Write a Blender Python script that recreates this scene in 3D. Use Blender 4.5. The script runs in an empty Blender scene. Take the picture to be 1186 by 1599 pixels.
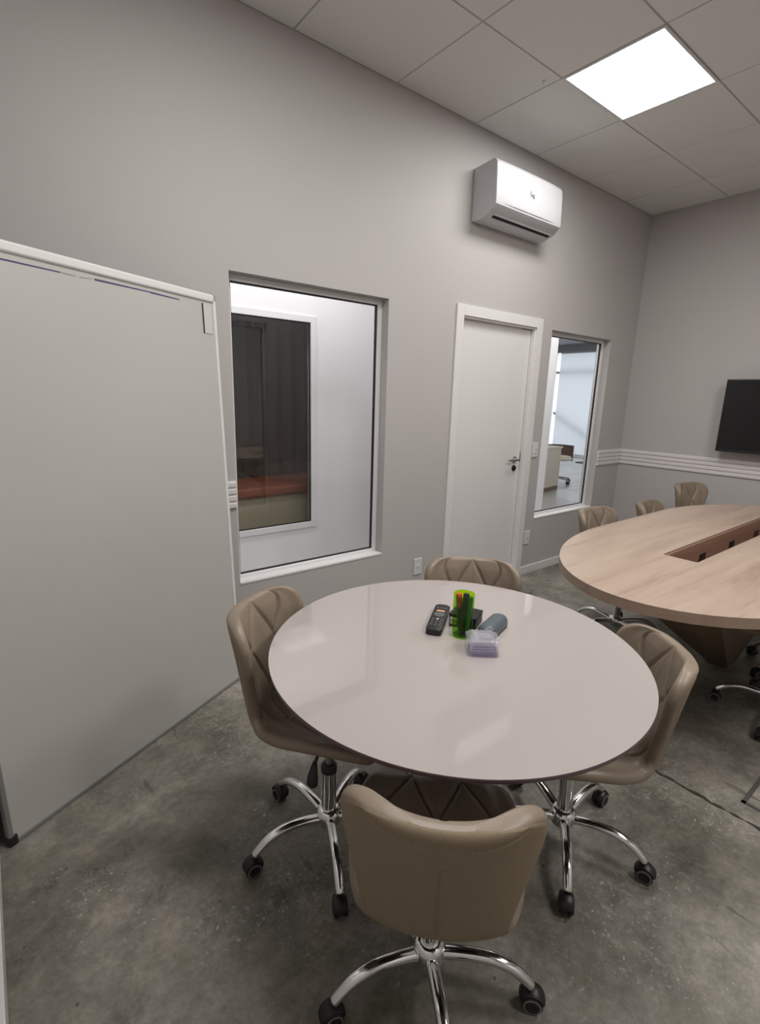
import bpy, bmesh, math, random
from mathutils import Vector, Matrix
random.seed(7)
S = bpy.context.scene
C = S.collection
PI = math.pi

# ------------------------------------------------------------------ camera
cam_d = bpy.data.cameras.new('camera')
cam = bpy.data.objects.new('camera', cam_d); C.objects.link(cam)
cam_d.sensor_width = 36; cam_d.sensor_fit = 'AUTO'
cam_d.lens = 36 * 783.44 / 1599
cam_d.clip_start = 0.02
yaw, pitch, roll = math.radians(38.3811), math.radians(-13.0562), math.radians(1.6229)
fw = Vector((math.sin(yaw) * math.cos(pitch), math.cos(yaw) * math.cos(pitch), math.sin(pitch)))
rt = Vector((math.cos(yaw), -math.sin(yaw), 0)); up = rt.cross(fw)
rt2 = rt * math.cos(roll) + up * math.sin(roll); up2 = up * math.cos(roll) - rt * math.sin(roll)
cm = Matrix((rt2, up2, -fw)).transposed().to_4x4(); cm.translation = (0, -2.4623, 1.4742)
cam.matrix_world = cm
S.camera = cam

# ------------------------------------------------------------------ world (daylight outside the office blinds) and exposure
w = bpy.data.worlds.new('world'); S.world = w; w.use_nodes = True
bg = w.node_tree.nodes['Background']; bg.inputs[0].default_value = (0.95, 0.975, 1.0, 1); bg.inputs[1].default_value = 1.5
S.view_settings.view_transform = 'Standard'; S.view_settings.look = 'None'
S.view_settings.gamma = 1; S.view_settings.use_curve_mapping = False
S.view_settings.exposure = 0.3
S.cycles.max_bounces = 8; S.cycles.caustics_reflective = False; S.cycles.caustics_refractive = False
PANEL_EMIT = 20.0      # the ceiling panels of the meeting room
CORR_EMIT = 14.5        # the panel of the corridor

# ------------------------------------------------------------------ materials
MATS = {}
def nd(nt, t, **k):
    n = nt.nodes.new(t)
    for a, v in k.items(): setattr(n, a, v)
    return n
def mat(name, col, rough=0.5, metal=0.0, spec=0.5, noise=None, bump=None, coat=0.0, sheen=0.0):
    """principled; noise=(scale, amount) small colour variation; bump=(scale, strength)"""
    m = bpy.data.materials.new(name); m.use_nodes = True; nt = m.node_tree
    b = nt.nodes['Principled BSDF']
    b.inputs['Base Color'].default_value = (*col, 1); b.inputs['Roughness'].default_value = rough
    b.inputs['Metallic'].default_value = metal; b.inputs['Specular IOR Level'].default_value = spec
    b.inputs['Coat Weight'].default_value = coat; b.inputs['Coat Roughness'].default_value = 0.05
    if noise or bump: tc = nd(nt, 'ShaderNodeTexCoord')
    if noise:
        n = nd(nt, 'ShaderNodeTexNoise'); n.inputs['Scale'].default_value = noise[0]; n.inputs['Detail'].default_value = 5
        nt.links.new(tc.outputs['Object'], n.inputs['Vector'])
        r = nd(nt, 'ShaderNodeMapRange'); r.inputs[3].default_value = 1 - noise[1]; r.inputs[4].default_value = 1 + noise[1]
        r.inputs[1].default_value = 0.3; r.inputs[2].default_value = 0.7
        nt.links.new(n.outputs[0], r.inputs[0])
        v = nd(nt, 'ShaderNodeVectorMath', operation='SCALE'); v.inputs[0].default_value = col
        nt.links.new(r.outputs[0], v.inputs['Scale']); nt.links.new(v.outputs[0], b.inputs['Base Color'])
    if bump:
        n2 = nd(nt, 'ShaderNodeTexNoise'); n2.inputs['Scale'].default_value = bump[0]; n2.inputs['Detail'].default_value = 3
        nt.links.new(tc.outputs['Object'], n2.inputs['Vector'])
        bp = nd(nt, 'ShaderNodeBump'); bp.inputs['Strength'].default_value = bump[1]; bp.inputs['Distance'].default_value = 0.002
        nt.links.new(n2.outputs[0], bp.inputs['Height']); nt.links.new(bp.outputs[0], b.inputs['Normal'])
    MATS[name] = m
    return m
def emit(name, col, s):
    m = bpy.data.materials.new(name); m.use_nodes = True; nt = m.node_tree; nt.nodes.clear()
    e = nd(nt, 'ShaderNodeEmission'); e.inputs[0].default_value = (*col, 1); e.inputs[1].default_value = s
    o = nd(nt, 'ShaderNodeOutputMaterial'); nt.links.new(e.outputs[0], o.inputs[0]); MATS[name] = m
    return m
def glass(name, tint, ior=1.5, rough=0.0, boost=1.0):
    m = bpy.data.materials.new(name); m.use_nodes = True; nt = m.node_tree; nt.nodes.clear()
    t = nd(nt, 'ShaderNodeBsdfTransparent'); t.inputs[0].default_value = (*tint, 1)
    g = nd(nt, 'ShaderNodeBsdfGlossy'); g.inputs['Roughness'].default_value = rough
    f = nd(nt, 'ShaderNodeFresnel'); f.inputs[0].default_value = ior
    mx = nd(nt, 'ShaderNodeMixShader'); o = nd(nt, 'ShaderNodeOutputMaterial')
    ge = nd(nt, 'ShaderNodeNewGeometry'); iv = nd(nt, 'ShaderNodeMath', operation='SUBTRACT'); iv.inputs[0].default_value = boost   # only the entry side reflects
    sc = nd(nt, 'ShaderNodeMath', operation='MULTIPLY'); sc.inputs[1].default_value = boost
    nt.links.new(ge.outputs['Backfacing'], sc.inputs[0]); nt.links.new(sc.outputs[0], iv.inputs[1])
    mu = nd(nt, 'ShaderNodeMath', operation='MULTIPLY'); nt.links.new(f.outputs[0], mu.inputs[0]); nt.links.new(iv.outputs[0], mu.inputs[1]); nt.links.new(mu.outputs[0], mx.inputs[0])
    nt.links.new(t.outputs[0], mx.inputs[1]); nt.links.new(g.outputs[0], mx.inputs[2])
    nt.links.new(mx.outputs[0], o.inputs[0]); MATS[name] = m
    return m

mat('wall_paint', (0.480, 0.457, 0.446), 0.6, noise=(1.2, 0.015), bump=(180, 0.06))
mat('white_trim', (0.74, 0.72, 0.71), 0.35)
mat('white_door', (0.72, 0.70, 0.69), 0.38)
mat('moulding', (0.70, 0.665, 0.66), 0.45)
mat('tile_white', (0.735, 0.73, 0.715), 0.8, bump=(260, 0.25), noise=(90, 0.03))
mat('tile_gap', (0.50, 0.50, 0.47), 0.8)
mat('corr_white', (0.84, 0.825, 0.835), 0.45)
mat('frame_white', (0.78, 0.77, 0.78), 0.3)
mat('gasket', (0.012, 0.011, 0.014), 0.6)
mat('plastic_white', (0.66, 0.655, 0.67), 0.35)
mat('ac_white', (0.55, 0.55, 0.57), 0.42)
mat('logo_grey', (0.28, 0.28, 0.29), 0.5)
mat('plastic_grey', (0.30, 0.30, 0.31), 0.5)
mat('black_plastic', (0.012, 0.012, 0.013), 0.42)
mat('black_matte', (0.006, 0.006, 0.006), 0.7)
mat('screen', (0.006, 0.006, 0.006), 0.18)
mat('chrome', (0.82, 0.82, 0.83), 0.10, metal=1.0)
mat('steel', (0.50, 0.50, 0.50), 0.28, metal=1.0)
mat('alu', (0.62, 0.62, 0.62), 0.35, metal=0.7)
mat('leather', (0.255, 0.200, 0.150), 0.40, noise=(9, 0.06), bump=(420, 0.10))
mat('fabric_back', (0.255, 0.198, 0.130), 0.75, noise=(600, 0.18), bump=(700, 0.35))
mat('table_lacquer', (0.435, 0.385, 0.372), 0.045, spec=0.45)
mat('table_edge', (0.10, 0.07, 0.075), 0.35)
mat('board_white', (0.52, 0.51, 0.48), 0.30, noise=(1.5, 0.02))
mat('board_frame', (0.74, 0.74, 0.72), 0.35)
mat('board_edge_grey', (0.22, 0.22, 0.21), 0.5)
mat('marker_purple', (0.07, 0.045, 0.17), 0.6)
mat('marker_smear', (0.30, 0.28, 0.30), 0.6)
mat('sticker', (0.62, 0.60, 0.57), 0.25)
mat('wheel_rubber', (0.012, 0.012, 0.012), 0.5)
mat('wheel_rim', (0.20, 0.20, 0.20), 0.45)
mat('orange_key', (0.85, 0.42, 0.22), 0.4)
mat('grey_key', (0.10, 0.105, 0.11), 0.4)
mat('slate_grey', (0.085, 0.105, 0.12), 0.38)
mat('slate_dark', (0.05, 0.055, 0.06), 0.5)
mat('red_cap', (0.62, 0.06, 0.02), 0.4)
mat('green_cap', (0.01, 0.10, 0.025), 0.4)
mat('orange_cap', (0.55, 0.16, 0.02), 0.4)
mat('office_cream', (0.82, 0.73, 0.61), 0.5)
mat('office_brown', (0.20, 0.12, 0.075), 0.5)
mat('office_ceiling', (0.36, 0.375, 0.40), 0.8)
mat('office_wall', (0.75, 0.75, 0.75), 0.7)
mat('office_tile', (0.60, 0.58, 0.55), 0.18, noise=(3, 0.04))
mat('office_joint', (0.22, 0.21, 0.20), 0.8)
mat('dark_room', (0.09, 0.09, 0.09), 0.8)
mat('dark_curtain', (0.72, 0.79, 0.80), 0.9)
mat('bench_top', (0.40, 0.12, 0.06), 0.6)
mat('bench_cream', (0.62, 0.55, 0.38), 0.6)
mat('mullion', (0.30, 0.32, 0.34), 0.5)
emit('panel_light', (1.0, 0.985, 0.96), PANEL_EMIT)
emit('corr_light', (1.0, 0.975, 0.985), CORR_EMIT)
glass('clear_glass', (0.97, 0.98, 0.98), 1.45)
glass('dark_glass', (0.90, 0.90, 0.90), 1.5, 0.0, 2.6)
glass('green_plastic', (0.70, 0.92, 0.10), 1.4)
m = glass('clear_acrylic', (0.93, 0.92, 0.97), 1.5, 0.03, 2.0); nt = m.node_tree; mx0 = [n for n in nt.nodes if n.type == 'MIX_SHADER'][0]; out0 = [n for n in nt.nodes if n.type == 'OUTPUT_MATERIAL'][0]
df = nd(nt, 'ShaderNodeBsdfDiffuse'); df.inputs[0].default_value = (0.80, 0.79, 0.86, 1); mx2 = nd(nt, 'ShaderNodeMixShader'); mx2.inputs[0].default_value = 0.16
nt.links.new(mx0.outputs[0], mx2.inputs[1]); nt.links.new(df.outputs[0], mx2.inputs[2]); nt.links.new(mx2.outputs[0], out0.inputs[0])
glass('acrylic_rib', (0.84, 0.82, 0.95), 1.5, 0.05, 1.6)

# roller blind: diffusing and letting daylight through
m = bpy.data.materials.new('roller_blind'); m.use_nodes = True; nt = m.node_tree; nt.nodes.clear()
d = nd(nt, 'ShaderNodeBsdfDiffuse'); d.inputs[0].default_value = (0.78, 0.80, 0.84, 1)
t = nd(nt, 'ShaderNodeBsdfTranslucent'); t.inputs[0].default_value = (0.70, 0.74, 0.80, 1)
mx = nd(nt, 'ShaderNodeMixShader'); mx.inputs[0].default_value = 0.55; o = nd(nt, 'ShaderNodeOutputMaterial')
nt.links.new(d.outputs[0], mx.inputs[1]); nt.links.new(t.outputs[0], mx.inputs[2]); nt.links.new(mx.outputs[0], o.inputs[0])
MATS['roller_blind'] = m

def concrete():
    m = bpy.data.materials.new('concrete'); m.use_nodes = True; nt = m.node_tree; L = nt.links.new
    b = nt.nodes['Principled BSDF']; geo = nd(nt, 'ShaderNodeNewGeometry'); P = geo.outputs['Position']
    def noise(scale, det, rough=0.6, dist=0.0):
        n = nd(nt, 'ShaderNodeTexNoise'); n.inputs['Scale'].default_value = scale; n.inputs['Detail'].default_value = det
        n.inputs['Roughness'].default_value = rough; n.inputs['Distortion'].default_value = dist; L(P, n.inputs['Vector']); return n.outputs[0]
    def ramp(src, stops):
        r = nd(nt, 'ShaderNodeValToRGB'); e = r.color_ramp.elements
        e[0].position, e[0].color = stops[0][0], (*stops[0][1], 1); e[1].position, e[1].color = stops[-1][0], (*stops[-1][1], 1)
        for p_, c_ in stops[1:-1]:
            x = e.new(p_); x.color = (*c_, 1)
        L(src, r.inputs[0]); return r.outputs[0]
    def mix(kind, f, a, bb):
        x = nd(nt, 'ShaderNodeMix', data_type='RGBA', blend_type=kind)
        if isinstance(f, float): x.inputs[0].default_value = f
        else: L(f, x.inputs[0])
        L(a, x.inputs[6])
        if isinstance(bb, tuple): x.inputs[7].default_value = (*bb, 1)
        else: L(bb, x.inputs[7])
        return x.outputs[2]
    base = ramp(noise(1.6, 8, 0.62, 0.4), [(0.36, (0.120, 0.112, 0.088)), (0.5, (0.205, 0.190, 0.160)), (0.64, (0.325, 0.300, 0.262))])
    mott = ramp(noise(7.0, 9, 0.72, 0.3), [(0.34, (0.62, 0.64, 0.60)), (0.52, (1, 1, 1)), (0.70, (1.28, 1.25, 1.22))])
    col = mix('MULTIPLY', 1.0, base, mott)
    col = mix('MULTIPLY', 0.75, col, ramp(noise(45, 6, 0.75), [(0.30, (0.70, 0.70, 0.68)), (0.5, (1, 1, 1)), (0.70, (1.35, 1.35, 1.35))]))
    # greenish-brown stains
    col = mix('MIX', ramp(noise(3.1, 6, 0.65, 0.8), [(0.55, (0, 0, 0)), (0.72, (0.55, 0.55, 0.55))]), col, (0.135, 0.125, 0.085))
    # dark blotches and scratches
    sc = nd(nt, 'ShaderNodeMapping'); sc.inputs['Scale'].default_value = (26, 3.2, 1); sc.inputs['Rotation'].default_value = (0, 0, 0.6); L(P, sc.inputs[0])
    ns = nd(nt, 'ShaderNodeTexNoise'); ns.inputs['Scale'].default_value = 1.0; ns.inputs['Detail'].default_value = 3; L(sc.outputs[0], ns.inputs['Vector'])
    col = mix('MIX', ramp(ns.outputs[0], [(0.705, (0, 0, 0)), (0.74, (0.6, 0.6, 0.6))]), col, (0.05, 0.046, 0.038))
    # white paint specks, thicker in patches
    pm = ramp(noise(1.9, 5, 0.6), [(0.46, (0.03, 0.03, 0.03)), (0.60, (1, 1, 1))])
    scuff = ramp(noise(17, 9, 0.85, 0.5), [(0.51, (0, 0, 0)), (0.68, (0.72, 0.72, 0.72))])
    ms = nd(nt, 'ShaderNodeMath', operation='MULTIPLY'); L(scuff, ms.inputs[0]); L(pm, ms.inputs[1])
    col = mix('MIX', ms.outputs[0], col, (0.46, 0.43, 0.385))
    spk = ramp(noise(75, 3, 0.7, 0.2), [(0.615, (0, 0, 0)), (0.65, (1, 1, 1))])
    mm = nd(nt, 'ShaderNodeMath', operation='MULTIPLY'); L(spk, mm.inputs[0]); L(pm, mm.inputs[1])
    m2 = nd(nt, 'ShaderNodeMath', operation='MULTIPLY'); L(mm.outputs[0], m2.inputs[0]); m2.inputs[1].default_value = 0.75
    col = mix('MIX', m2.outputs[0], col, (0.56, 0.54, 0.49))
    v2 = nd(nt, 'ShaderNodeTexVoronoi'); v2.inputs['Scale'].default_value = 11; L(P, v2.inputs['Vector'])
    s2 = nd(nt, 'ShaderNodeMath', operation='LESS_THAN'); s2.inputs[1].default_value = 0.055; L(v2.outputs['Distance'], s2.inputs[0])
    m3 = nd(nt, 'ShaderNodeMath', operation='MULTIPLY'); L(s2.outputs[0], m3.inputs[0]); m3.inputs[1].default_value = 0.7
    col = mix('MIX', m3.outputs[0], col, (0.05, 0.045, 0.035))
    L(col, b.inputs['Base Color'])
    rr = nd(nt, 'ShaderNodeMapRange'); rr.inputs[3].default_value = 0.30; rr.inputs[4].default_value = 0.60; L(noise(5, 4), rr.inputs[0]); L(rr.outputs[0], b.inputs['Roughness'])
    bp = nd(nt, 'ShaderNodeBump'); bp.inputs['Strength'].default_value = 0.12; bp.inputs['Distance'].default_value = 0.004
    L(noise(60, 5), bp.inputs['Height']); L(bp.outputs[0], b.inputs['Normal'])
    MATS['concrete'] = m
concrete()
mat('lid_steel', (0.085, 0.08, 0.072), 0.6)
mat('joint_dark', (0.035, 0.030, 0.024), 0.9)

def wood(name, c0, c1, c2, rough, axis_scale=(0.9, 9, 9)):
    m = bpy.data.materials.new(name); m.use_nodes = True; nt = m.node_tree; L = nt.links.new
    b = nt.nodes['Principled BSDF']; tc = nd(nt, 'ShaderNodeTexCoord')
    mp = nd(nt, 'ShaderNodeMapping'); mp.inputs['Scale'].default_value = axis_scale; L(tc.outputs['Object'], mp.inputs[0])
    n = nd(nt, 'ShaderNodeTexNoise'); n.inputs['Scale'].default_value = 1.0; n.inputs['Detail'].default_value = 8; n.inputs['Roughness'].default_value = 0.6; n.inputs['Distortion'].default_value = 0.6
    L(mp.outputs[0], n.inputs['Vector'])
    mp2 = nd(nt, 'ShaderNodeMapping'); mp2.inputs['Scale'].default_value = tuple(v * 9 for v in axis_scale); L(tc.outputs['Object'], mp2.inputs[0])
    n2 = nd(nt, 'ShaderNodeTexNoise'); n2.inputs['Scale'].default_value = 1.0; n2.inputs['Detail'].default_value = 4; L(mp2.outputs[0], n2.inputs['Vector'])
    r = nd(nt, 'ShaderNodeValToRGB'); e = r.color_ramp.elements
    e[0].position, e[0].color = 0.3, (*c0, 1); e[1].position, e[1].color = 0.72, (*c2, 1); x = e.new(0.5); x.color = (*c1, 1)
    ad = nd(nt, 'ShaderNodeMath', operation='MULTIPLY_ADD'); ad.inputs[1].default_value = 0.25; L(n2.outputs[0], ad.inputs[0])
    sb = nd(nt, 'ShaderNodeMath', operation='SUBTRACT'); sb.inputs[1].default_value = 0.125; L(n.outputs[0], sb.inputs[0]); L(sb.outputs[0], ad.inputs[2])
    L(ad.outputs[0], r.inputs[0]); L(r.outputs[0], b.inputs['Base Color']); b.inputs['Roughness'].default_value = rough
    MATS[name] = m
wood('oak_top', (0.33, 0.235, 0.18), (0.44, 0.335, 0.265), (0.50, 0.39, 0.315), 0.38)
wood('oak_edge', (0.28, 0.195, 0.145), (0.35, 0.25, 0.19), (0.39, 0.285, 0.22), 0.42)
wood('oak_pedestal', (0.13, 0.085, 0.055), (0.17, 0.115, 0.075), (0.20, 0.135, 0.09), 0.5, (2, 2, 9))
wood('oak_slot', (0.26, 0.15, 0.105), (0.31, 0.18, 0.127), (0.34, 0.20, 0.142), 0.5)

# ------------------------------------------------------------------ helpers
def M_(m): return MATS[m] if isinstance(m, str) else m
def obj(name, bm, m, parent=None, smooth=False, angle=None):
    me = bpy.data.meshes.new(name); bmesh.ops.recalc_face_normals(bm, faces=bm.faces[:]); bm.to_mesh(me); bm.free()
    for x in (m if isinstance(m, (list, tuple)) else [m]): me.materials.append(M_(x))
    if smooth:
        for p in me.polygons: p.use_smooth = True
        if angle: me.set_sharp_from_angle(angle=math.radians(angle))
    o = bpy.data.objects.new(name, me); C.objects.link(o)
    if parent: o.parent = parent
    return o
def tag(o, label, cat, group=None, kind=None):
    o['label'] = label; o['category'] = cat
    if group: o['group'] = group
    if kind: o['kind'] = kind
    return o
def empty(name, loc=(0, 0, 0), rz=0.0):
    o = bpy.data.objects.new(name, None); C.objects.link(o); o.location = loc; o.rotation_euler = (0, 0, rz); o.empty_display_size = 0.05
    return o
def bx(bm, x0, x1, y0, y1, z0, z1, bev=0.0, seg=2, mi=0, mtx=None):
    vs = [bm.verts.new((x, y, z)) for z in (z0, z1) for y in (y0, y1) for x in (x0, x1)]
    fs = [bm.faces.new([vs[i] for i in f]) for f in ((0, 2, 3, 1), (4, 5, 7, 6), (0, 1, 5, 4), (2, 6, 7, 3), (0, 4, 6, 2), (1, 3, 7, 5))]
    for f in fs: f.material_index = mi
    es = list({e for f in fs for e in f.edges})
    geom = vs
    if bev > 0:
        r = bmesh.ops.bevel(bm, geom=es + vs, offset=bev, segments=seg, profile=0.5, affect='EDGES')
        geom = list({v for f in r['faces'] for v in f.verts} | {v for v in vs if v.is_valid})
        for f in r['faces']: f.material_index = mi
    if mtx is not None: bmesh.ops.transform(bm, matrix=mtx, verts=[v for v in geom if v.is_valid])
    return bm
def box(name, m, x0, x1, y0, y1, z0, z1, parent=None, bev=0.0, seg=2):
    return obj(name, bx(bmesh.new(), x0, x1, y0, y1, z0, z1, bev, seg), m, parent)
def tube(bm, pts, rads, n=10, mi=0, squash=None, up=Vector((0, 0, 1))):
    """swept tube; rads: float list, squash=(side, up) scale"""
    pts = [Vector(p) for p in pts]; rings = []
    for i, p in enumerate(pts):
        t = (pts[min(i + 1, len(pts) - 1)] - pts[max(i - 1, 0)]).normalized()
        s = t.cross(up)
        s = Vector((1, 0, 0)) if s.length < 1e-4 else s.normalized()
        u = s.cross(t); a, b = squash or (1, 1); r = rads[i] if isinstance(rads, (list, tuple)) else rads
        rings.append([bm.verts.new(p + s * math.cos(2 * PI * k / n) * r * a + u * math.sin(2 * PI * k / n) * r * b) for k in range(n)])
    for A, B in zip(rings, rings[1:]):
        for k in range(n): bm.faces.new((A[k], A[(k + 1) % n], B[(k + 1) % n], B[k])).material_index = mi
    bm.faces.new(rings[0][::-1]).material_index = mi; bm.faces.new(rings[-1]).material_index = mi
    return bm
def lathe(bm, prof, n=24, mtx=None, mis=None):
    """prof: (r, z) points, bottom to top; r==0 closes"""
    rings = []; new = []
    for r, z in prof:
        if r < 1e-6: v = bm.verts.new((0, 0, z)); rings.append([v]); new.append(v)
        else:
            ring = [bm.verts.new((r * math.cos(2 * PI * k / n), r * math.sin(2 * PI * k / n), z)) for k in range(n)]
            rings.append(ring); new += ring
    for i, (A, B) in enumerate(zip(rings, rings[1:])):
        mi = mis[i] if mis else 0
        for k in range(n):
            a = [A[0]] if len(A) == 1 else [A[k], A[(k + 1) % n]]
            b = [B[0]] if len(B) == 1 else [B[(k + 1) % n], B[k]]
            if len(a) + len(b) > 2: bm.faces.new(a + b).material_index = mi
    if mtx is not None: bmesh.ops.transform(bm, matrix=mtx, verts=new)
    return bm
def prism(bm, outline, z0, z1, bev=0.0, mi_side=0, mi_top=0, mi_bot=0, seg=2):
    a = [bm.verts.new((x, y, z0)) for x, y in outline]; b = [bm.verts.new((x, y, z1)) for x, y in outline]; n = len(a)
    fb = bm.faces.new(a[::-1]); fb.material_index = mi_bot
    ft = bm.faces.new(b); ft.material_index = mi_top
    for i in range(n): bm.faces.new((a[i], a[(i + 1) % n], b[(i + 1) % n], b[i])).material_index = mi_side
    if bev > 0:
        bmesh.ops.bevel(bm, geom=list(ft.edges), offset=bev, segments=seg, profile=0.5, affect='EDGES')
    return bm
def rrect(w_, h_, r, n=6, cx=0, cy=0):
    out = []
    for sx, sy, a0 in ((1, 1, 0), (-1, 1, 90), (-1, -1, 180), (1, -1, 270)):
        for k in range(n + 1):
            a = math.radians(a0 + 90 * k / n); out.append((cx + sx * (w_ / 2 - r) + r * math.cos(a), cy + sy * (h_ / 2 - r) + r * math.sin(a)))
    return out
def wall_cells(bm, u, z, holes, mk):
    """boxes of a wall in the (u, z) plane around rectangular holes (u0,u1,z0,z1)"""
    us = sorted({*u, *[h[0] for h in holes], *[h[1] for h in holes]}); 
    for a, b in zip(us, us[1:]):
        cuts = sorted((h[2], h[3]) for h in holes if h[0] < (a + b) / 2 < h[1])
        z_ = z[0]
        for c0, c1 in cuts:
            if c0 > z_ + 1e-6: mk(bm, a, b, z_, c0)
            z_ = c1
        if z_ < z[1] - 1e-6: mk(bm, a, b, z_, z[1])
    return bm

# ------------------------------------------------------------------ dimensions of the room
H = 3.1163; XC = 4.979; XL = -0.13; YN = -4.25; WT = 0.13
W1 = (1.0006, 1.9727, 0.457, 2.030); W2 = (3.6296, 4.5412, 0.481, 2.017)
DO = (2.5381, 3.4883, 2.0774); CAS = 0.068
DH = (DO[0] + CAS, DO[1] - CAS, 0.0, DO[2] - CAS)
GX0 = 2.6057; G = 0.625; ROWY = [0.0, -0.6037, -1.1214]
while ROWY[-1] > YN + 0.01: ROWY.append(max(YN, ROWY[-1] - G))
COLX = [XL] + [GX0 + G * i for i in range(-5, 5) if XL + 0.02 < GX0 + G * i < XC - 0.02] + [XC]

# floor: two poured slabs with an open joint, on a dark bed
JX = 2.020
fl = box('floor', 'joint_dark', XL - 0.1, XC + 0.1, YN - 0.1, 0.0, -0.12, -0.012)
tag(fl, 'worn grey concrete floor of the meeting room', 'floor', kind='structure')
def slab(x0, x1, wob0, wob1):
    bm = bmesh.new(); random.seed(3); out = []
    N = 160
    def edge(x, y, wob): return (x + (random.uniform(-1, 1) * 0.0065 if wob else 0), y)
    ys = [YN + (0 - YN) * k / N for k in range(N + 1)]
    out = [edge(x1, y, wob1) for y in ys] + [edge(x0, y, wob0) for y in reversed(ys)]
    return prism(bm, out, -0.10, 0.0)
obj('floor_slab', slab(XL - 0.05, JX - 0.007, 0, 1), 'concrete', fl)
# second slab has a square inspection lid let into it
bm = slab(JX + 0.007, XC + 0.05, 1, 0); obj('floor_slab', bm, 'concrete', fl)
LX, LY, LS = 2.115, -2.062, 0.34
for k, (a, b, c_, d_) in enumerate(((LX, LX + LS, LY - 0.014, LY), (LX, LX + LS, LY - LS, LY - LS + 0.014), (LX, LX + 0.014, LY - LS, LY), (LX + LS - 0.014, LX + LS, LY - LS, LY))):
    box('lid_frame', 'lid_steel', a, b, c_, d_, -0.004, 0.0035, fl)
box('floor_lid', 'concrete', LX + 0.016, LX + LS - 0.016, LY - LS + 0.016, LY - 0.016, -0.004, 0.002, fl, 0.001)

# walls
def mk_y(y0, y1):
    return lambda bm, a, b, c_, d_: bx(bm, a, b, y0, y1, c_, d_)
bm = wall_cells(bmesh.new(), (XL - 0.12, XC + 0.12), (0, H + 0.1), [W1, W2, DH], mk_y(0.0, WT))
tag(obj('wall_back', bm, 'wall_paint'), 'long warm grey wall with two windows and a white door', 'wall', kind='structure')
tag(box('wall_right', 'wall_paint', XC, XC + 0.12, YN - 0.1, 0.0, 0, H + 0.1), 'grey end wall that carries the television', 'wall', kind='structure')
tag(box('wall_left', 'wall_paint', XL - 0.12, XL, YN - 0.1, 0.0, 0, H + 0.1), 'grey wall beside the whiteboard at the picture edge', 'wall', kind='structure')
tag(box('wall_front', 'wall_paint', XL - 0.12, XC + 0.12, YN - 0.12, YN, 0, H + 0.1), 'grey wall behind the camera', 'wall', kind='structure')

# ceiling: lay-in tiles between recessed bars
LIGHTS = [(GX0, GX0 + G, ROWY[2], ROWY[1])]
def cell(ix, iy): return (COLX[ix], COLX[ix + 1], ROWY[iy + 1], ROWY[iy])
lit = []
ix0 = min(range(len(COLX)), key=lambda i: abs(COLX[i] - GX0))
lit = [(ix0, 1), (ix0 - 3, 2), (ix0, 4), (ix0 - 2, 5)]  # last cell is an unseen panel, added to spread the light
ce = box('ceiling', 'office_ceiling', XL - 0.1, XC + 0.1, YN - 0.1, 0.0, H + 0.03, H + 0.10)
tag(ce, 'suspended ceiling of off-white square tiles', 'ceiling', kind='structure')
for x in COLX[1:-1]: box('grid_bar', 'tile_gap', x - 0.012, x + 0.012, YN, 0, H + 0.005, H + 0.03, ce)
for y in ROWY[1:-1]: box('grid_bar', 'tile_gap', XL, XC, y - 0.012, y + 0.012, H + 0.0055, H + 0.029, ce)
tmesh = {}
for ix in range(len(COLX) - 1):
    for iy in range(len(ROWY) - 1):
        x0, x1, y0, y1 = cell(ix, iy)
        if (ix, iy) in lit: continue
        key = (round(x1 - x0, 3), round(y1 - y0, 3)); g = 0.0045
        if key not in tmesh:
            a, b = (x1 - x0) / 2 - g, (y1 - y0) / 2 - g
            o = obj('ceiling_tile', bx(bmesh.new(), -a, a, -b, b, 0, 0.02, 0.0015, 1), 'tile_white', ce); tmesh[key] = o.data
        else:
            o = bpy.data.objects.new('ceiling_tile', tmesh[key]); C.objects.link(o); o.parent = ce
        o.location = ((x0 + x1) / 2, (y0 + y1) / 2, H + random.uniform(0, 0.0015))

def ceiling_panel(x0, x1, y0, y1, z, label, m='panel_light'):
    r = empty('ceiling_light', ((x0 + x1) / 2, (y0 + y1) / 2, z)); a, b = (x1 - x0) / 2 - 0.001, (y1 - y0) / 2 - 0.001; f = 0.014
    for (p, q, s, t_) in ((-a, a, -b, -b + f), (-a, a, b - f, b), (-a, -a + f, -b + f, b - f), (a - f, a, -b + f, b - f)):
        obj('light_frame', bx(bmesh.new(), p, q, s, t_, -0.004, 0.012), 'plastic_white', r)
    bm = bmesh.new(); bm.faces.new([bm.verts.new(q) for q in ((-a + f, -b + f, 0.004), (-a + f, b - f, 0.004), (a - f, b - f, 0.004), (a - f, -b + f, 0.004))]); obj('diffuser', bm, m, r)
    obj('housing', bx(bmesh.new(), -a, a, -b, b, 0.013, 0.024), 'plastic_white', r)
    tag(r, label, 'ceiling light', 'ceiling light panels')
names = ['glowing square panel light in the ceiling near the air conditioner', 'panel light in the ceiling above the round table', 'panel light in the ceiling above the far side of the conference table', 'unseen panel light added as fill in the ceiling behind the camera']
for (ix, iy), nm in zip(lit, names):
    ceiling_panel(*cell(ix, iy), H - 0.0, nm)

# small hook in the ceiling beside the light
bm = bmesh.new(); lathe(bm, [(0, 0), (0.008, 0.0), (0.008, 0.003), (0, 0.003)], 12, Matrix.Translation((2.553, -0.525, H - 0.004)))
tube(bm, [(2.553, -0.525, H), (2.553, -0.525, H - 0.008), (2.557, -0.525, H - 0.013), (2.563, -0.525, H - 0.011)], 0.0022, 6)
tag(obj('ceiling_hook', bm, 'plastic_white'), 'tiny white hook in the ceiling next to the glowing panel', 'hook')

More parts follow.
